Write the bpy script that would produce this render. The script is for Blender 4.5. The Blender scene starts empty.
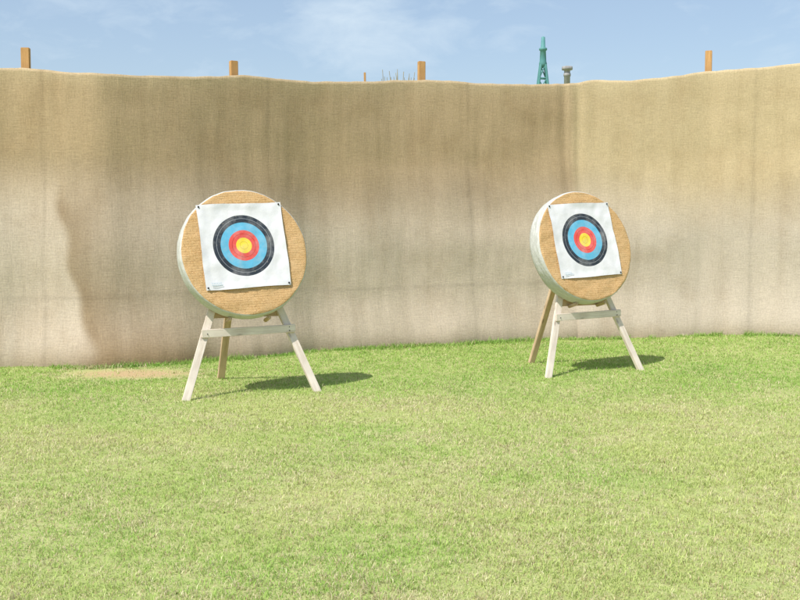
import bpy, bmesh, math, random
import numpy as np
from mathutils import Vector, Matrix, noise
random.seed(4); rng=np.random.default_rng(7)
S=bpy.context.scene
R=math.radians
S.view_settings.view_transform='Standard'; S.view_settings.look='None'; S.view_settings.exposure=0

# ---------------------------------------------------------------- helpers
def sstep(a,b,x):
    t=np.clip((x-a)/(b-a),0,1); return t*t*(3-2*t)
def gh(x,y):
    return 0.12*sstep(2.7,6.0,np.asarray(x,float))*sstep(11,14.5,np.asarray(y,float))
def link(o,parent=None):
    S.collection.objects.link(o)
    if parent: o.parent=parent
    return o
def mesh_obj(name,verts,faces,mat=None,parent=None,smooth=False):
    m=bpy.data.meshes.new(name); m.from_pydata([tuple(v) for v in verts],[],faces)
    if mat: m.materials.append(mat)
    if smooth:
        m.polygons.foreach_set('use_smooth',[True]*len(m.polygons))
    m.update()
    return link(bpy.data.objects.new(name,m),parent)
class NT:
    def __init__(s,name):
        s.m=bpy.data.materials.new(name); s.m.use_nodes=True; s.t=s.m.node_tree; s.b=s.t.nodes['Principled BSDF']
        s.b.inputs['Specular IOR Level'].default_value=0.15; s.b.inputs['Roughness'].default_value=0.8
    def n(s,typ,**k):
        nd=s.t.nodes.new(typ)
        for a,v in k.items(): setattr(nd,a,v)
        return nd
    def l(s,a,b): s.t.links.new(a,b)
    def coord(s,scale,kind='Object'):
        tc=s.n('ShaderNodeTexCoord'); mp=s.n('ShaderNodeMapping'); mp.inputs['Scale'].default_value=scale
        if kind=='Position':
            g=s.n('ShaderNodeNewGeometry'); s.l(g.outputs['Position'],mp.inputs[0])
        else: s.l(tc.outputs[kind],mp.inputs[0])
        return mp.outputs[0]
    def noise(s,vec,scale,detail=4,rough=.6):
        n=s.n('ShaderNodeTexNoise'); n.inputs['Scale'].default_value=scale; n.inputs['Detail'].default_value=detail; n.inputs['Roughness'].default_value=rough
        s.l(vec,n.inputs['Vector']); return n.outputs['Fac']
    def ramp(s,fac,stops,interp='LINEAR'):
        r=s.n('ShaderNodeValToRGB'); r.color_ramp.interpolation=interp
        e=r.color_ramp.elements
        while len(e)>1: e.remove(e[-1])
        e[0].position=stops[0][0]; e[0].color=(*stops[0][1],1)
        for p,c in stops[1:]:
            x=e.new(p); x.color=(*c,1)
        s.l(fac,r.inputs[0]); return r.outputs[0]
    def mix(s,fac,a,b,blend='MIX'):
        m=s.n('ShaderNodeMix',data_type='RGBA',blend_type=blend)
        for v,i in ((fac,0),(a,6),(b,7)):
            if hasattr(v,'is_output'): s.l(v,m.inputs[i])
            elif i==0: m.inputs[0].default_value=v
            else: m.inputs[i].default_value=(*v,1)
        return m.outputs[2]
    def math(s,op,a,b=0.0,clamp=False):
        m=s.n('ShaderNodeMath',operation=op,use_clamp=clamp)
        for v,i in ((a,0),(b,1)):
            if hasattr(v,'is_output'): s.l(v,m.inputs[i])
            else: m.inputs[i].default_value=v
        return m.outputs[0]
    def bump(s,h,strength=.5,dist=.01,normal=None):
        b=s.n('ShaderNodeBump'); b.inputs['Strength'].default_value=strength; b.inputs['Distance'].default_value=dist
        s.l(h,b.inputs['Height'])
        if normal is not None: s.l(normal,b.inputs['Normal'])
        return b.outputs[0]
    def col(s,c): s.l(c,s.b.inputs['Base Color'])
    def nrm(s,c): s.l(c,s.b.inputs['Normal'])

# ---------------------------------------------------------------- materials
def wood(name,dark,light):
    a=NT(name); v=a.coord((28,28,2.2)); n=a.noise(v,1.0,6,.65)
    v2=a.coord((3,3,3)); n2=a.noise(v2,1.0,4)
    c=a.ramp(n,[(.3,dark),(.5,light),(.75,tuple(min(1,x*1.12) for x in light))])
    c=a.mix(a.ramp(n2,[(.4,(0,0,0)),(.75,(.5,.5,.5))]),c,tuple(x*.75 for x in dark))
    vo=a.n('ShaderNodeTexVoronoi'); vo.inputs['Scale'].default_value=1; a.l(a.coord((9,9,3.5)),vo.inputs['Vector'])
    c=a.mix(a.ramp(vo.outputs['Distance'],[(.05,(.7,.7,.7)),(.16,(0,0,0))]),c,tuple(x*.55 for x in dark))
    a.col(c); a.nrm(a.bump(n,.5,.004)); return a.m
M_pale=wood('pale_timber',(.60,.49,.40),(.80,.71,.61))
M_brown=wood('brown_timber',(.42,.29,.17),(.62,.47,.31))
M_post=wood('orange_timber',(.42,.22,.08),(.62,.36,.15))

a=NT('straw_boss_face')
v=a.coord((1,1,1))
wob=a.noise(v,3.5,4,.65)
sx=a.n('ShaderNodeSeparateXYZ'); a.l(v,sx.inputs[0])
zz=a.math('ADD',sx.outputs['Z'],a.math('MULTIPLY',wob,.03))
cb=a.n('ShaderNodeCombineXYZ'); a.l(sx.outputs['X'],cb.inputs[0]); a.l(zz,cb.inputs[1])
br=a.n('ShaderNodeTexBrick'); br.inputs['Scale'].default_value=1; br.inputs['Brick Width'].default_value=.07; br.inputs['Row Height'].default_value=.025
br.inputs['Mortar Size'].default_value=.003; br.inputs['Mortar Smooth'].default_value=1
a.l(cb.outputs[0],br.inputs['Vector'])
n1=a.noise(a.coord((55,30,90)),1,4,.7); n2=a.noise(v,5,4)
n4=a.noise(a.coord((150,150,150)),1,3,.75)
c=a.ramp(n1,[(.30,(.42,.23,.085)),(.46,(.58,.345,.145)),(.68,(.71,.47,.225))])
patchy=a.ramp(a.noise(a.coord((14,10,40)),1,4,.7),[(.40,(.1,.1,.1)),(.62,(1,1,1))])
c=a.mix(a.math('MULTIPLY',a.math('MULTIPLY',br.outputs['Fac'],.65),patchy),c,(.30,.145,.05))
c=a.mix(a.math('MULTIPLY',a.ramp(n2,[(.4,(0,0,0)),(.7,(1,1,1))]),.4),c,(.74,.52,.29))
c=a.mix(a.math('MULTIPLY',a.ramp(n4,[(.48,(0,0,0)),(.68,(1,1,1))]),.5),c,(.80,.62,.36))
c=a.mix(a.math('MULTIPLY',a.ramp(n4,[(.30,(1,1,1)),(.42,(0,0,0))]),.5),c,(.30,.16,.06))
a.col(c)
h=a.math('ADD',a.math('ADD',a.math('MULTIPLY',n1,.5),a.math('MULTIPLY',n4,.5)),a.math('MULTIPLY',a.math('MULTIPLY',br.outputs['Fac'],patchy),-.6))
a.nrm(a.bump(h,.7,.008)); M_straw=a.m

a=NT('boss_canvas_band')
v=a.coord((4,14,4)); n=a.noise(v,2,5,.65); n2=a.noise(a.coord((60,60,60)),3,3)
a.col(a.mix(a.math('MULTIPLY',n2,.3),a.ramp(n,[(.3,(.46,.47,.43)),(.55,(.60,.61,.57)),(.75,(.70,.71,.68))]),(.52,.48,.40)))
a.nrm(a.bump(n,.9,.02)); a.b.inputs['Roughness'].default_value=.55; M_band=a.m

a=NT('printed_target_paper')
v=a.coord((1.02,0,1.02)); 
ln=a.n('ShaderNodeVectorMath',operation='LENGTH'); a.l(v,ln.inputs[0])
r=ln.outputs['Value']
W=(.75,.745,.76);K=(.035,.045,.06);B=(.13,.45,.66);RD=(.74,.10,.085);Y=(.84,.64,.06)
st=[]
def ring(r0,c): st.append((r0,c))
ring(0,Y);ring(.039,(.5,.36,.03));ring(.0405,Y);ring(.080,RD);ring(.120,(.35,.03,.03));ring(.122,RD);ring(.160,B);ring(.200,(.05,.18,.3));ring(.202,B);ring(.240,K);ring(.280,(.3,.32,.35));ring(.282,K);ring(.320,W);ring(.360,(.68,.68,.70));ring(.3612,W);ring(.400,(.68,.68,.70));ring(.4012,W)
c=a.ramp(r,st,'CONSTANT')
nd=a.noise(a.coord((1,1,1)),6,5,.7)
c=a.mix(a.ramp(nd,[(.45,(0,0,0)),(.8,(.45,.45,.45))]),c,(.60,.58,.56))
vo=a.n('ShaderNodeTexVoronoi'); vo.inputs['Scale'].default_value=22; a.l(a.coord((1,0,1)),vo.inputs['Vector'])
hm=a.math('LESS_THAN',vo.outputs['Distance'],.10); pick=a.n('ShaderNodeSeparateColor'); a.l(vo.outputs['Color'],pick.inputs[0])
hm=a.math('MULTIPLY',hm,a.math('GREATER_THAN',pick.outputs[0],.66)); hm=a.math('MULTIPLY',hm,a.math('LESS_THAN',r,.33))
c=a.mix(a.math('MULTIPLY',hm,.8),c,(.45,.38,.28))
a.col(c); a.nrm(a.bump(a.noise(a.coord((1,1,1)),7,4),.5,.012)); a.b.inputs['Roughness'].default_value=.6; M_paper=a.m

a=NT('steel_pin'); a.b.inputs['Base Color'].default_value=(.03,.03,.03,1); a.b.inputs['Roughness'].default_value=.4; M_pin=a.m
a=NT('blue_print'); 
n=a.noise(a.coord((90,90,90)),1,2); a.col(a.ramp(n,[(.4,(.38,.50,.58)),(.6,(.58,.66,.70))])); M_print=a.m
a=NT('teal_painted_steel'); n=a.noise(a.coord((1,1,1)),1.2,4); a.col(a.ramp(n,[(.3,(.08,.22,.22)),(.7,(.13,.32,.31))])); a.b.inputs['Roughness'].default_value=.5; M_teal=a.m
a=NT('galvanised_pipe'); n=a.noise(a.coord((6,6,2)),1.5,4); a.col(a.ramp(n,[(.3,(.24,.23,.22)),(.7,(.40,.39,.38))])); M_pipe=a.m
a=NT('dry_reed'); n=a.noise(a.coord((6,6,2)),1.5,4); a.col(a.ramp(n,[(.3,(.32,.27,.15)),(.7,(.5,.44,.28))])); M_reed=a.m

# burlap
a=NT('burlap_cloth')
at=a.n('ShaderNodeAttribute',attribute_name='Col')
uv=a.n('ShaderNodeUVMap'); 
def uvn(sx_,sy_,scale,det=4,ro=.6):
    mp=a.n('ShaderNodeMapping'); mp.inputs['Scale'].default_value=(sx_,sy_,1); a.l(uv.outputs[0],mp.inputs[0])
    n=a.noise(mp.outputs[0],scale,det,ro); n.node.noise_dimensions='2D'; return n
streak=uvn(4,.35,1,4,.6); slub=uvn(6,130,1,2,.6); slubv=uvn(130,6,1,2,.6); blot=uvn(1,1,1.3,5,.6); fine=uvn(1,1,45,2,.7)
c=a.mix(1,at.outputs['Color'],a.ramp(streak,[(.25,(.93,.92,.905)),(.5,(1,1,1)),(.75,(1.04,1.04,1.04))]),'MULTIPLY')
c=a.mix(1,c,a.ramp(blot,[(.28,(.92,.90,.875)),(.5,(1,1,1)),(.75,(1.05,1.05,1.05))]),'MULTIPLY')
c=a.mix(1,c,a.ramp(slub,[(.3,(.91,.905,.90)),(.5,(1,1,1)),(.7,(1.07,1.07,1.06))]),'MULTIPLY')
c=a.mix(1,c,a.ramp(slubv,[(.3,(.93,.925,.92)),(.5,(1,1,1)),(.7,(1.06,1.06,1.05))]),'MULTIPLY')
c=a.mix(1,c,a.ramp(fine,[(.3,(.90,.90,.89)),(.5,(1,1,1)),(.7,(1.08,1.08,1.08))]),'MULTIPLY')
a.col(c)
b1=a.bump(streak,.18,.05); a.nrm(a.bump(a.math('ADD',slub,slubv),.4,.005,b1)); a.b.inputs['Roughness'].default_value=.95; a.b.inputs['Specular IOR Level'].default_value=.03
M_burlap=a.m

# ---------------------------------------------------------------- numpy value noise
def vn(x,y,scale,seed):
    r=np.random.default_rng(seed); L=r.random((256,256))
    x=np.asarray(x)*scale+1000.3; y=np.asarray(y)*scale+1000.7
    xi=np.floor(x).astype(int); yi=np.floor(y).astype(int); fx=x-xi; fy=y-yi
    fx=fx*fx*(3-2*fx); fy=fy*fy*(3-2*fy)
    g=lambda i,j:L[i%256,j%256]
    return (g(xi,yi)*(1-fx)+g(xi+1,yi)*fx)*(1-fy)+(g(xi,yi+1)*(1-fx)+g(xi+1,yi+1)*fx)*fy
def fbm(x,y,scale,seed,o=3):
    t=0;a_=1;s=0
    for i in range(o):
        t=t+a_*vn(x,y,scale*2**i,seed+i); s+=a_; a_*=.55
    return t/s

# ---------------------------------------------------------------- fence
CP=[(-13,10.4,3.42),(-8,11.3,3.5),(-4.84,12.08,3.55),(-3.66,12.2,3.55),(-2.69,12.7,3.57),(-1.3,13.6,3.66),(0,14.36,3.74),(1.5,14.95,3.80),(2.62,15.38,3.85),(4.56,15.1,3.97),(5.85,14.5,4.03),(9,13.2,4.05),(13,11.2,4.05)]
P=np.array(CP); seg=np.hypot(np.diff(P[:,0]),np.diff(P[:,1])); cs=np.concatenate([[0],np.cumsum(seg)])
s=np.arange(0,cs[-1],.035); fx=np.interp(s,cs,P[:,0]); fy=np.interp(s,cs,P[:,1]); ft=np.interp(s,cs,P[:,2])
k=np.ones(9)/9
def sm(v_):
    w=np.pad(v_,4,mode='edge'); return np.convolve(w,k,'valid')
fx,fy,ft=sm(fx),sm(fy),sm(ft)
tx=np.gradient(fx); ty=np.gradient(fy); tl=np.hypot(tx,ty); nx=ty/tl; ny=-tx/tl
POSTS=[(-8.4,3.75),(-4.52,3.84),(-2.06,3.84),(.36,4.06),(2.9,3.75),(4.60,4.31),(8.3,4.3)]
sag=np.zeros_like(s)
px_=[p[0] for p in POSTS]
for i in range(len(px_)-1):
    m=(fx>=px_[i])&(fx<=px_[i+1]); u=(fx[m]-px_[i])/(px_[i+1]-px_[i]); sag[m]=.06*4*u*(1-u)
ft=ft-sag+.02+.03*(fbm(s,s*0,1.6,31)-.5)*2+.012*(fbm(s,s*0,9,33,2)-.5)
rows=96
ts=np.linspace(0,1,rows)
g0=gh(fx,fy)
V=np.zeros((len(s),rows+3,3)); UV=np.zeros((len(s),rows+3,2)); C=np.ones((len(s),rows+3,4))
for j in range(rows+3):
    if j<rows:
        t=ts[j]; z=g0+.0+t*(ft-g0)-(.02 if j==0 else 0); back=0
    else:
        q=j-rows; z=ft-[0.0,.02,.14][q]+[.004,0,0][q]; back=[.025,.05,.055][q]; t=1
    lo=1-t
    d=.22*(fbm(s,z*.25,.55,3,2)-.5)*(.3+lo)*1.2
    d+=.065*(fbm(s,z*.12+3,1.9,9,2)-.5)*(.35+.9*lo)
    d+=.011*(fbm(s*1.0,z*.25+7,6.5,12,2)-.5)
    d+=.035*(fbm(s*.6,z*1.2+7,1.0,17,3)-.5)
    d+=.16*np.exp(-(t/.13)**2)*(.5+fbm(s,s*0,1.1,44,2))
    d+=.20*sstep(.72,.34,np.full_like(s,t)+.14*(fbm(s,s*0,.6,47)-.5))*(.6+.5*fbm(s,s*0+5,.35,46,2))
    cr=np.exp(-((fx-2.6)/.28)**2); d+=cr*.014*np.sin((fx-2.6)*24+z*.6)*(t**.7)
    d+=.02 -back
    V[:,j,0]=fx+nx*d; V[:,j,1]=fy+ny*d; V[:,j,2]=z
    UV[:,j,0]=s; UV[:,j,1]=z
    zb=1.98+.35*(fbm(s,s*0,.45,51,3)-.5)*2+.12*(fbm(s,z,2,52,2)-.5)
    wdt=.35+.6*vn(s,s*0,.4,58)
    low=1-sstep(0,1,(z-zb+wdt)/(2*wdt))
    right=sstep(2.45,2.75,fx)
    lf=1-sstep(-4.2,-2.9,fx)    # slightly paler upper cloth towards the near end
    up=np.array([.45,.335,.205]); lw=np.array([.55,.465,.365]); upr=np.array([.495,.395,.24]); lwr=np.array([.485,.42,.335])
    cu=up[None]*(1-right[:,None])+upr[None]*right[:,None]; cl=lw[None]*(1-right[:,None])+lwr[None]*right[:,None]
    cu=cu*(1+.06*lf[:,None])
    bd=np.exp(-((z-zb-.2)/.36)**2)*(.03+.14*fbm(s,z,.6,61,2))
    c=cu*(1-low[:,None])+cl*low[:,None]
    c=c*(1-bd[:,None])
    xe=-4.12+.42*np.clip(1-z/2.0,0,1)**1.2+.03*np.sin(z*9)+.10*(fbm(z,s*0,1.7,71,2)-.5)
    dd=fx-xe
    shade_run=sstep(-.07,.06,dd)*np.exp(-np.clip(dd,0,9)/(.7+.6*np.clip(1-z,0,1)))*(1-sstep(1.7,2.45,z))*.80  # shadow over the lower left, painted into the cloth colour
    for X0,w,am,zt in ((-4.93,.13,.6,.75),(-2.35,.18,.20,2.2),(-5.9,.2,.45,2.0),(3.3,.3,.10,2.3)):  # first entry is a painted corner shadow, the rest plain dark streaks
        shade_run=np.maximum(shade_run,am*np.exp(-((fx-X0-.12*(fbm(z,s*0,1.1,71,2)-.5))/w)**2)*(1-sstep(zt-.5,zt+.3,z)))
    shade_run=np.clip(shade_run*(.75+.5*fbm(s*3,z*.6,1.5,75,3)),0,.85)
    c=c*(1-shade_run[:,None])+np.array([.28,.20,.115])[None]*shade_run[:,None]
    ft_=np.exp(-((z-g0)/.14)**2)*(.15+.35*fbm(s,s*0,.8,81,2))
    ft_=ft_+.6*np.exp(-((z-g0)/.34)**2)*np.exp(-((fx+3.2)/.9)**2)  # painted shadow of the left band deepened near the cloth foot
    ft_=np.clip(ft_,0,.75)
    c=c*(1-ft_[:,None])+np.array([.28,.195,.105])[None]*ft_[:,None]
    ed=np.exp(-((ft-z)/.14)**2)*.4
    c=c*(1-ed[:,None])+np.array([.58,.47,.30])[None]*ed[:,None]
    sea=np.exp(-((z-.83-.02*np.sin(s*1.3))/.022)**2)*.12*(fx<2.6)
    c=c*(1-sea[:,None])
    for X0 in (-7.1,-4.3,-1.75,.95,2.56,5.2,7.9):
        c=c*(1-.13*np.exp(-((fx-X0-.012*np.sin(z*4))/.022)**2))[:,None]
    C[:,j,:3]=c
N,MR=len(s),rows+3
idx=np.arange(N*MR).reshape(N,MR)
F=np.stack([idx[:-1,:-1],idx[1:,:-1],idx[1:,1:],idx[:-1,1:]],-1).reshape(-1,4)
m=bpy.data.meshes.new('burlap_fence'); m.from_pydata(V.reshape(-1,3).tolist(),[],F.tolist()); m.materials.append(M_burlap)
m.polygons.foreach_set('use_smooth',[True]*len(m.polygons))
ul=m.uv_layers.new(name='UVMap'); li=np.zeros(len(m.loops),int); m.loops.foreach_get('vertex_index',li); ul.data.foreach_set('uv',UV.reshape(-1,2)[li].ravel())
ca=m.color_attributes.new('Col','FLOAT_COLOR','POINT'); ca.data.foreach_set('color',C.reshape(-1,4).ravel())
link(bpy.data.objects.new('burlap_fence',m))
FYF=V[:,1,1]   # where the cloth foot stands on the grass

# ---------------------------------------------------------------- beams
def beam(name,p0,p1,w,d,hint,mat,parent=None,bev=.004,ext=0):
    p0=Vector(p0);p1=Vector(p1); z=(p1-p0); L=z.length; z.normalize()
    x=Vector(hint); x=(x-z*x.dot(z)).normalized(); y=z.cross(x)
    bm=bmesh.new(); bmesh.ops.create_cube(bm,size=1); bmesh.ops.scale(bm,vec=(w,d,L+2*ext),verts=bm.verts)
    bmesh.ops.bevel(bm,geom=list(bm.edges),offset=bev,segments=2,affect='EDGES')
    me=bpy.data.meshes.new(name); bm.to_mesh(me); bm.free(); me.materials.append(mat)
    o=bpy.data.objects.new(name,me); link(o,parent)
    M=Matrix((x,y,z)).transposed().to_4x4(); M.translation=(p0+p1)/2
    o.matrix_local=M
    return o
for k_,(X,top) in enumerate(POSTS):
    if abs(X-2.9)<.01: continue
    i=int(np.argmin(abs(fx-X))); cx=fx[i]-nx[i]*.2; cy=fy[i]-ny[i]*.2
    beam('wooden_post',(cx,cy,-.2),(cx+.02*math.sin(k_*2.3),cy,top),.10,.075,(tx[i],ty[i],0),M_post,bev=.006)
i=int(np.argmin(abs(fx-2.62))); beam('wooden_post',(fx[i]-nx[i]*.25,fy[i]-ny[i]*.25,-.2),(fx[i]-nx[i]*.25,fy[i]-ny[i]*.25,3.72),.12,.1,(1,0,0),M_post)
beam('garden_stake',(-.45,14.55,-.1),(-.50,14.4,3.86),.03,.02,(1,0,0),M_post,bev=.003)

# ---------------------------------------------------------------- archery target
def archery_target(loc,yaw,tilt,half,rear_y,rear_x,seed,vc=1.425,vr=.655):
    root=bpy.data.objects.new('archery_target',None); link(root); root.location=loc; root.rotation_euler=(0,0,R(yaw)); root.empty_display_size=.2
    t=R(tilt); ct,st_=math.cos(t),math.sin(t)
    def Q(u,v_,w=0): return Vector((u, v_*st_-w*ct, v_*ct+w*st_))
    apex=1.76; LW=.076
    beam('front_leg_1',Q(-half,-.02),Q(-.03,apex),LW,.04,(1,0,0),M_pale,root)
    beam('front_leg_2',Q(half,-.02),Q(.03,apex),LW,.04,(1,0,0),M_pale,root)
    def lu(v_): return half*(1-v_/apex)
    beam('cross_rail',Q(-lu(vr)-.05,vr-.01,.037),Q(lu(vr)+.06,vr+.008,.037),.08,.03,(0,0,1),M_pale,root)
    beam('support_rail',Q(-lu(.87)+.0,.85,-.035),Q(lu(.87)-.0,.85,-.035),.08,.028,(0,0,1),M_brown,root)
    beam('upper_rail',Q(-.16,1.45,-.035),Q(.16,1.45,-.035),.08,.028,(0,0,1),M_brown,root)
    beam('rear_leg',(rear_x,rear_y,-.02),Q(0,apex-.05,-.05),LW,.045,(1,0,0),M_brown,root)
    for sgn,k_ in ((-1,1),(1,2)):
        pv_=vc-.67+.032-.019
        beam('peg_%d'%k_,Q(sgn*.20,pv_,-.04),Q(sgn*.20,pv_,.13),.036,.036,(1,0,0),M_brown,root,bev=.008)
    bm=bmesh.new()
    for sg in (-1,1):
        for dv in (-.018,.02):
            p=Q(sg*(lu(vr)-.005),vr+dv,.0535); bmesh.ops.create_uvsphere(bm,u_segments=8,v_segments=6,radius=.006,matrix=Matrix.Translation(p))
    me=bpy.data.meshes.new('screws'); bm.to_mesh(me); bm.free(); me.materials.append(M_pin); link(bpy.data.objects.new('screws',me),root)
    RAD=.655; TH=.20; nb=180
    Mb=Matrix.Translation(Q(-.015,vc,.022))@Matrix.Rotation(-t,4,'X')@Matrix.Rotation(R(-2.5),4,'Y')
    prof=[]
    for i_ in range(0,33): prof.append((RAD*.962*i_/32,-TH))
    prof+= [(RAD*.978,-TH+.004),(RAD*.992,-TH+.014),(RAD,-TH+.03)]
    nface=len(prof)-2
    for i_ in range(1,7): prof.append((RAD+.004*math.sin(i_/7*math.pi),-TH+.03+(TH-.05)*i_/7))
    prof+=[(RAD*.99,-.012),(RAD*.96,0),(RAD*.5,0)]
    vs=[(0,-TH,0)]
    for k_,(r_,y_) in enumerate(prof[1:],1):
        for j in range(nb):
            an=2*math.pi*j/nb; cx_,cz_=math.cos(an),math.sin(an)
            wr=1+.010*noise.noise(Vector((cx_*2.2,cz_*2.2,seed)))+.005*noise.noise(Vector((cx_*12,cz_*12,seed+y_*8)))
            rr=r_*wr
            dy=0
            if k_<33:
                dy=.012*noise.noise(Vector((rr*cx_*5,rr*cz_*7,seed)))+.005*noise.noise(Vector((rr*cx_*14,rr*cz_*60,seed)))
            elif k_<37: dy=.006*noise.noise(Vector((cx_*9,cz_*9,seed+4)))
            vs.append((rr*cx_,y_+dy,rr*cz_))
    vs.append((0,0,0)); last=len(vs)-1
    fs=[];mi=[]
    def vid(k_,j): return 1+(k_-1)*nb+j%nb
    for j in range(nb): fs.append((0,vid(1,j),vid(1,j+1))); mi.append(0)
    for k_ in range(1,len(prof)-1):
        for j in range(nb):
            fs.append((vid(k_,j),vid(k_+1,j),vid(k_+1,j+1),vid(k_,j+1))); mi.append(0 if (k_<nface-1 or k_>=len(prof)-3) else 1)
    for j in range(nb): fs.append((last,vid(len(prof)-1,j+1),vid(len(prof)-1,j))); mi.append(0)
    o=mesh_obj('straw_boss',vs,fs,M_straw,root,True); o.data.materials.append(M_band); o.data.polygons.foreach_set('material_index',mi)
    bm=bmesh.new(); bm.from_mesh(o.data); bmesh.ops.recalc_face_normals(bm,faces=bm.faces); bm.to_mesh(o.data); bm.free()
    o.matrix_local=Mb
    n_=60; H=.435; vs=[];fs=[]
    for i_ in range(n_+1):
        for j in range(n_+1):
            x=-H+2*H*i_/n_; z=-H+2*H*j/n_
            e=max(abs(x),abs(z))/H
            y=-.013-.007*noise.noise(Vector((x*4,z*4,seed+9)))-.006*noise.noise(Vector((x*11,z*9,seed+3)))
            cornerd=min(math.hypot(abs(x)-H,abs(z)-H),1)
            y-= .016*max(0,(e-.85)/.15)*min(1,cornerd/.25)*(.5+noise.noise(Vector((x*5,z*5,seed+20))))
            xx=x*(1+.008*math.sin(z*9+seed)); z2=z*(1+.008*math.sin(x*8+seed))
            vs.append((xx,y,z2))
    for i_ in range(n_):
        for j in range(n_):
            b_=i_*(n_+1)+j; fs.append((b_,b_+n_+1,b_+n_+2,b_+1))
    p=mesh_obj('target_face',vs,fs,M_paper,root,True)
    Mp=Mb@Matrix.Translation((-.01,-TH,.065))
    p.matrix_local=Mp
    bm=bmesh.new()
    for x in (-1,1):
        for z in (-1,1):
            bmesh.ops.create_uvsphere(bm,u_segments=12,v_segments=8,radius=.010,matrix=Matrix.Translation((x*(H-.022),-.022,z*(H-.022)))@Matrix.Diagonal((1,.6,1,1)))
    me=bpy.data.meshes.new('pins'); bm.to_mesh(me); bm.free(); me.materials.append(M_pin); q=bpy.data.objects.new('pins',me); link(q,root); q.matrix_local=Mp
    bm=bmesh.new()
    rr=random.Random(seed)
    for ln_ in range(2):
        x=-.375
        while x<-.285+.02*ln_:
            w=rr.uniform(.008,.016); bmesh.ops.create_cube(bm,size=1,matrix=Matrix.Translation((x+w/2,-.0245,-.372-.018*ln_))@Matrix.Diagonal((w,.001,.009,1))); x+=w+.005
    me=bpy.data.meshes.new('printed_label'); bm.to_mesh(me); bm.free(); me.materials.append(M_print); q=bpy.data.objects.new('printed_label',me); link(q,root); q.matrix_local=Mp
    return root
archery_target((-1.46,9.86,0),24,16,.68,1.26,-.02,3.1)
archery_target((2.24,11.35,0),27,16,.665,1.10,-.14,8.6,1.46,.68)

# ---------------------------------------------------------------- things behind the fence
root=bpy.data.objects.new('lattice_mast',None); link(root); root.location=(8.45,60,-.35)
def mw(z): return 3.7*(1-z/12.1)/2+.10
zs=[0,2.2,4.2,5.9,7.4,8.7,9.8,10.7,11.5]
def tube(p0,p1,r,name,par,mat,seg_=8):
    p0=Vector(p0);p1=Vector(p1);z=p1-p0;L=z.length
    bm=bmesh.new(); bmesh.ops.create_cone(bm,cap_ends=True,segments=seg_,radius1=r,radius2=r,depth=L)
    me=bpy.data.meshes.new(name);bm.to_mesh(me);bm.free();me.materials.append(mat)
    o=bpy.data.objects.new(name,me);link(o,par); M=z.to_track_quat('Z','Y').to_matrix().to_4x4(); M.translation=(p0+p1)/2; o.matrix_local=M; return o
cn=[(-1,-1),(1,-1),(1,1),(-1,1)]
for ci,(cx_,cy_) in enumerate(cn):
    tube((cx_*mw(0)*.72,cy_*mw(0)*.72,-.1),(cx_*mw(11.5)*.72,cy_*mw(11.5)*.72,11.5),.075,'leg_%d'%(ci+1),root,M_teal)
    dx,dy=cn[(ci+1)%4]
    for a_,b_ in zip(zs[:-1],zs[1:]):
        A=mw(a_)*.72;Bq=mw(b_)*.72
        tube((cx_*A,cy_*A,a_),(dx*Bq,dy*Bq,b_),.035,'brace',root,M_teal,6)
        tube((dx*Bq,dy*Bq,b_),(cx_*Bq,cy_*Bq,b_),.035,'ring',root,M_teal,6)
def lathe(name,pr,loc,mat,n_=20,parent=None):
    vs=[];fs=[]
    for r_,z_ in pr:
        for j in range(n_): vs.append((r_*math.cos(j*2*math.pi/n_),r_*math.sin(j*2*math.pi/n_),z_))
    for k_ in range(len(pr)-1):
        for j in range(n_): fs.append((k_*n_+j,k_*n_+(j+1)%n_,(k_+1)*n_+(j+1)%n_,(k_+1)*n_+j))
    o=mesh_obj(name,vs,fs,mat,parent,True); o.location=loc; return o
lathe('mast_head',[(.02,11.3),(.2,11.4),(.24,11.55),(.2,11.7),(.17,12.3),(.24,12.35),(.24,12.45),(.14,12.5),(.11,13.1),(.01,13.15)],(0,0,0),M_teal,12,root)
lathe('vent_pipe',[(.075,-.2),(.075,5.35),(.09,5.36),(.09,5.42),(.075,5.43),(.075,5.5),(.13,5.51),(.135,5.54),(.13,5.59),(.02,5.61)],(4.12,25,0),M_pipe)

vs=[];fs=[];rr=random.Random(5)
for i_ in range(46):
    bx=.10+rr.uniform(-.25,.2); by=16.2+rr.uniform(-.2,.2); lean=rr.uniform(-.30,.30); top=4.06+rr.uniform(-.3,.12); pts=[]
    for q in range(9):
        f=q/8; pts.append(Vector((bx+lean*f**2,by+.1*math.sin(i_)*f,top*f)))
    for q,pv in enumerate(pts):
        w=.013*(1-q/8)+.004; b0=len(vs); vs+= [pv+Vector((-w,0,0)),pv+Vector((w,w,0)),pv+Vector((0,-w,0))]
        if q:
            for e in range(3): fs.append((b0-3+e,b0-3+(e+1)%3,b0+(e+1)%3,b0+e))
mesh_obj('dry_reeds',vs,fs,M_reed)

# ---------------------------------------------------------------- ground
def axis(c0,c1,step,far):
    mid=np.arange(c0,c1+1e-6,step); g=[];d=step;x=c1
    while x<far: d*=1.5; x+=d; g.append(x)
    l=[];d=step;x=c0
    while x>-far: d*=1.5; x-=d; l.append(x)
    return np.array(l[::-1]+list(mid)+g)
gx=axis(-14,14,.2,900); gy=axis(-2,20,.2,900)
XX,YY=np.meshgrid(gx,gy,indexing='ij'); ZZ=gh(XX,YY)+.012*(fbm(XX,YY,1.2,90)-.5)*((abs(XX)<14)&(YY<20)&(YY>-2))
nI,nJ=XX.shape; idx=np.arange(nI*nJ).reshape(nI,nJ)
F=np.stack([idx[:-1,:-1],idx[1:,:-1],idx[1:,1:],idx[:-1,1:]],-1).reshape(-1,4)
a=NT('lawn_soil')
pv=a.coord((1,1,1),'Position'); n1=a.noise(pv,1.1,5); n2=a.noise(pv,14,5,.7); n3=a.noise(pv,90,3,.7)
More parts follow.
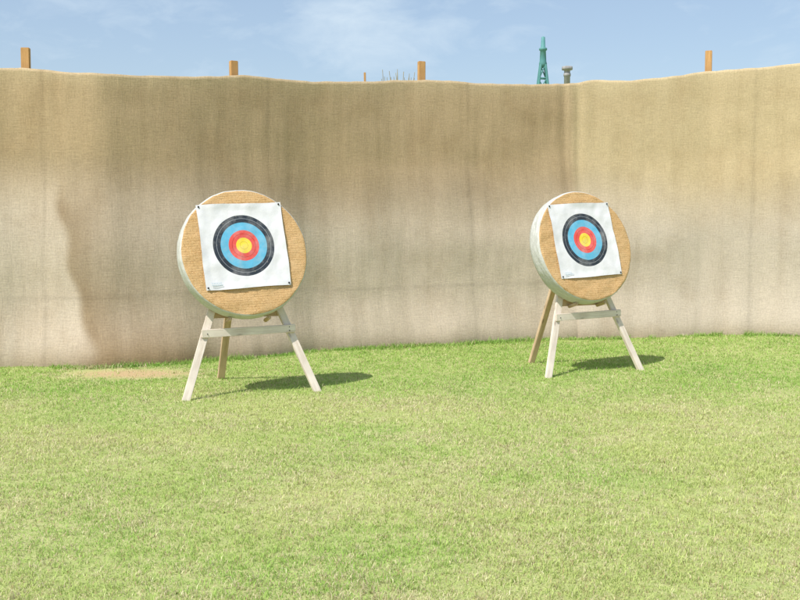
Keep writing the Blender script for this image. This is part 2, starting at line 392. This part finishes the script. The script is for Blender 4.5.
c=a.ramp(n1,[(.35,(.30,.40,.11)),(.65,(.42,.46,.18))])
c=a.mix(a.ramp(n2,[(.35,(0,0,0)),(.7,(.8,.8,.8))]),c,(.50,.46,.24))
c=a.mix(a.ramp(n3,[(.3,(.5,.5,.5)),(.55,(0,0,0))]),c,(.18,.22,.07))
def gaussmask(cx_,cy_,wx,wy):
    mp=a.n('ShaderNodeMapping'); mp.vector_type='POINT'; mp.inputs['Location'].default_value=(-cx_/wx,-cy_/wy,0); mp.inputs['Scale'].default_value=(1/wx,1/wy,0)
    a.l(pv,mp.inputs[0]); l_=a.n('ShaderNodeVectorMath',operation='LENGTH'); a.l(mp.outputs[0],l_.inputs[0])
    q=a.math('ADD',l_.outputs['Value'],a.math('MULTIPLY',a.math('SUBTRACT',n2,.5),1.6)); return a.ramp(q,[(.4,(1,1,1)),(1.0,(0,0,0))])
c=a.mix(gaussmask(-3.05,11.35,.85,.42),c,(.48,.36,.20))
a.col(c); a.nrm(a.bump(n2,.6,.03)); M_ground=a.m; a.b.inputs['Roughness'].default_value=.95; a.b.inputs['Specular IOR Level'].default_value=.02
mesh_obj('ground',np.stack([XX,YY,ZZ],-1).reshape(-1,3),F.tolist(),M_ground,None,True)

# ---------------------------------------------------------------- grass blades (one mesh)
def fence_y(x): return np.interp(x,V[:,1,0],FYF)
N1=900000; N2=100000; N3=30000
y1=3.8+11.6*rng.random(N1)**1.12; x1=rng.uniform(-1,1,N1)*(.43*y1+.7)
y2=rng.uniform(1,15.3,N2); x2=rng.uniform(-11,11,N2)
x3=rng.uniform(-10,10,N3); y3=fence_y(x3)-.005-np.abs(rng.normal(0,.10,N3))
X=np.concatenate([x1,x2,x3]); Yv=np.concatenate([y1,y2,y3]); edge=np.concatenate([np.zeros(N1+N2),np.ones(N3)])
keep=Yv<fence_y(X)
bare=((X+3.05)/.85)**2+((Yv-11.35)/.42)**2+2.2*(fbm(X,Yv,7,97)-.5)
keep&=~((bare<.8)&(rng.random(len(X))<.88))
keep&=~((edge>0)&(fbm(X,Yv,1.6,101,3)<.44))
clump=fbm(X,Yv,16,105,3)
keep&=(rng.random(len(X))<.35+1.3*np.clip(clump-.2,0,1))
X,Yv,edge,clump=X[keep],Yv[keep],edge[keep],clump[keep]; n=len(X)
print('blades',n)
Z=gh(X,Yv)-.004
far=sstep(8.6,11.2,Yv+1.0*(fbm(X,Yv,.5,110)-.5)*3)
near=1-sstep(4.5,8.5,Yv)
Lh=rng.gamma(6,1/6,n)*(.014+.014*clump+.012*fbm(X,Yv,2.5,120))+edge*rng.uniform(0,.10,n)*(.2+fbm(X,Yv,2,121)); wd=rng.uniform(.0009,.0021,n)*(1+.10*np.clip(Yv-4,0,10))
az=rng.uniform(0,2*np.pi,n); lean=rng.uniform(.35,1.45,n); fa=az+np.pi/2+rng.normal(0,.5,n)
base=np.stack([X,Yv,Z],-1); side=np.stack([np.cos(fa),np.sin(fa),0*fa],-1)*wd[:,None]
tip=base+np.stack([np.cos(az)*np.sin(lean),np.sin(az)*np.sin(lean),np.cos(lean)],-1)*Lh[:,None]
mid=base+np.stack([np.cos(az)*np.sin(lean*.5),np.sin(az)*np.sin(lean*.5),np.cos(lean*.5)],-1)*(Lh*.5)[:,None]
Vv=np.stack([base-side,base+side,mid+side*.8,tip,mid-side*.8],1).reshape(-1,3)
fresh=np.array([.37,.56,.13]); yel=np.array([.56,.63,.23]); straw=np.array([.80,.72,.45]); deep=np.array([.22,.42,.08]); brown=np.array([.46,.36,.20])
ty1=np.clip((fbm(X,Yv,.7,130,4)-.5)*2.6+.58,0,1)*(1-.75*far)
col=fresh[None]*(1-ty1[:,None])+yel[None]*ty1[:,None]
dp=np.clip((fbm(X,Yv,1.3,140,3)-.45)*2,0,1)*(.22+.55*far)+edge*.35+.10*far
dp=np.clip(dp,0,1); col=col*(1-dp[:,None])+deep[None]*dp[:,None]
sp=np.clip(.33+1.2*(fbm(X,Yv,2.2,150,4)-.5)+.6*(fbm(X,Yv,12,155,2)-.5),0.03,.8)*(1-.8*far)+.5*(bare[keep]<1.3)
isS=rng.random(n)<sp
col[isS]=straw[None]*rng.uniform(.65,1.08,(isS.sum(),1))
isB=rng.random(n)<.04+.06*near; col[isB]=brown[None]*rng.uniform(.7,1.3,(isB.sum(),1))
col*=rng.uniform(.75,1.2,(n,1))
Cc=np.ones((n,5,4)); Cc[:,:,:3]=np.clip(col,0,.87)[:,None,:]; Cc[:,:2,:3]*=.85
me=bpy.data.meshes.new('grass'); nv=n*5
me.vertices.add(nv); me.vertices.foreach_set('co',Vv.ravel())
b0=np.arange(n)*5
loops=np.stack([b0,b0+1,b0+2,b0+4, b0+4,b0+2,b0+3],-1).ravel()
me.loops.add(len(loops)); me.loops.foreach_set('vertex_index',loops)
ls=np.stack([np.arange(n)*7,np.arange(n)*7+4],-1).ravel(); me.polygons.add(2*n); me.polygons.foreach_set('loop_start',ls)
try: me.polygons.foreach_set('loop_total',np.tile([4,3],n))
except Exception as e: pass
me.update(calc_edges=True)
ca=me.color_attributes.new('Col','FLOAT_COLOR','POINT'); ca.data.foreach_set('color',Cc.ravel())
a=NT('grass_blade'); at=a.n('ShaderNodeAttribute',attribute_name='Col'); 
df=a.n('ShaderNodeBsdfDiffuse'); a.l(at.outputs['Color'],df.inputs[0])
tr=a.n('ShaderNodeBsdfTranslucent'); a.l(at.outputs['Color'],tr.inputs[0]); mx=a.n('ShaderNodeMixShader'); mx.inputs[0].default_value=.3
a.l(df.outputs[0],mx.inputs[1]); a.l(tr.outputs[0],mx.inputs[2]); a.l(mx.outputs[0],a.t.nodes['Material Output'].inputs[0])
me.materials.append(a.m); link(bpy.data.objects.new('grass',me))

# ---------------------------------------------------------------- light & sky
toS=Vector((-.62,-.72,1.42)).normalized()
el=math.asin(toS.z); rot=math.atan2(toS.x,toS.y)
sl=bpy.data.lights.new('sun','SUN'); sl.energy=4.8; sl.angle=R(.5); sl.color=(1,.96,.91); so=bpy.data.objects.new('sun',sl); link(so); so.rotation_euler=toS.to_track_quat('Z','Y').to_euler(); so.location=toS*30
w=bpy.data.worlds.new('World'); S.world=w; w.use_nodes=True; t=w.node_tree; bg=t.nodes['Background']
sky=t.nodes.new('ShaderNodeTexSky'); sky.sky_type='NISHITA'; sky.sun_disc=False; sky.sun_elevation=el; sky.sun_rotation=rot%(2*math.pi); sky.air_density=1.0; sky.dust_density=1.5; sky.ozone_density=1.5
bg.inputs[1].default_value=.15
tc=t.nodes.new('ShaderNodeTexCoord')
def nn(typ): return t.nodes.new(typ)
def skyblob(cx_,cz_,wx,wz,amp):
    mp=nn('ShaderNodeMapping'); mp.inputs['Scale'].default_value=(1/wx,0,1/wz); mp.inputs['Location'].default_value=(-cx_/wx,0,-cz_/wz); t.links.new(tc.outputs['Generated'],mp.inputs[0])
    l_=nn('ShaderNodeVectorMath'); l_.operation='LENGTH'; t.links.new(mp.outputs[0],l_.inputs[0])
    mr=nn('ShaderNodeMapRange'); mr.interpolation_type='SMOOTHSTEP'; mr.inputs[1].default_value=0; mr.inputs[2].default_value=1; mr.inputs[3].default_value=amp; mr.inputs[4].default_value=0; t.links.new(l_.outputs['Value'],mr.inputs[0]); return mr.outputs[0]
def mth(op,a_,b_,cl=False):
    m_=nn('ShaderNodeMath'); m_.operation=op; m_.use_clamp=cl
    for v_,i_ in ((a_,0),(b_,1)):
        if hasattr(v_,'is_output'): t.links.new(v_,m_.inputs[i_])
        else: m_.inputs[i_].default_value=v_
    return m_.outputs[0]
bl=[skyblob(-.03,.185,.13,.06,.75),skyblob(-.06,.20,.07,.045,.35),skyblob(-.28,.205,.14,.05,.28),skyblob(-.16,.145,.06,.025,.35),skyblob(.45,.2,.2,.05,.3),skyblob(-.6,.17,.25,.05,.35)]
tot=bl[0]
for b_ in bl[1:]: tot=mth('ADD',tot,b_)
mp=nn('ShaderNodeMapping'); mp.inputs['Scale'].default_value=(16,16,34); t.links.new(tc.outputs['Generated'],mp.inputs[0])
no=nn('ShaderNodeTexNoise'); no.inputs['Scale'].default_value=1; no.inputs['Detail'].default_value=7; no.inputs['Roughness'].default_value=.6; no.inputs['Distortion'].default_value=.4; t.links.new(mp.outputs[0],no.inputs['Vector'])
fac=mth('ADD',tot,mth('MULTIPLY',mth('SUBTRACT',no.outputs['Fac'],.5),2.0))
fac=mth('MULTIPLY',mth('SUBTRACT',fac,.10),1.0,True)
fac=mth('ADD',mth('MULTIPLY',fac,.62),.24)
mixn=nn('ShaderNodeMix'); mixn.data_type='RGBA'; t.links.new(fac,mixn.inputs[0]); t.links.new(sky.outputs[0],mixn.inputs[6]); mixn.inputs[7].default_value=(4.6,5.5,6.3,1)
t.links.new(mixn.outputs[2],bg.inputs[0])

# ---------------------------------------------------------------- camera
cd=bpy.data.cameras.new('camera'); cd.sensor_width=36; cd.lens=45; cd.clip_end=3000
co=bpy.data.objects.new('camera',cd); link(co); co.location=(0,0,1.7); co.rotation_euler=(R(90-4.29),0,0); S.camera=co
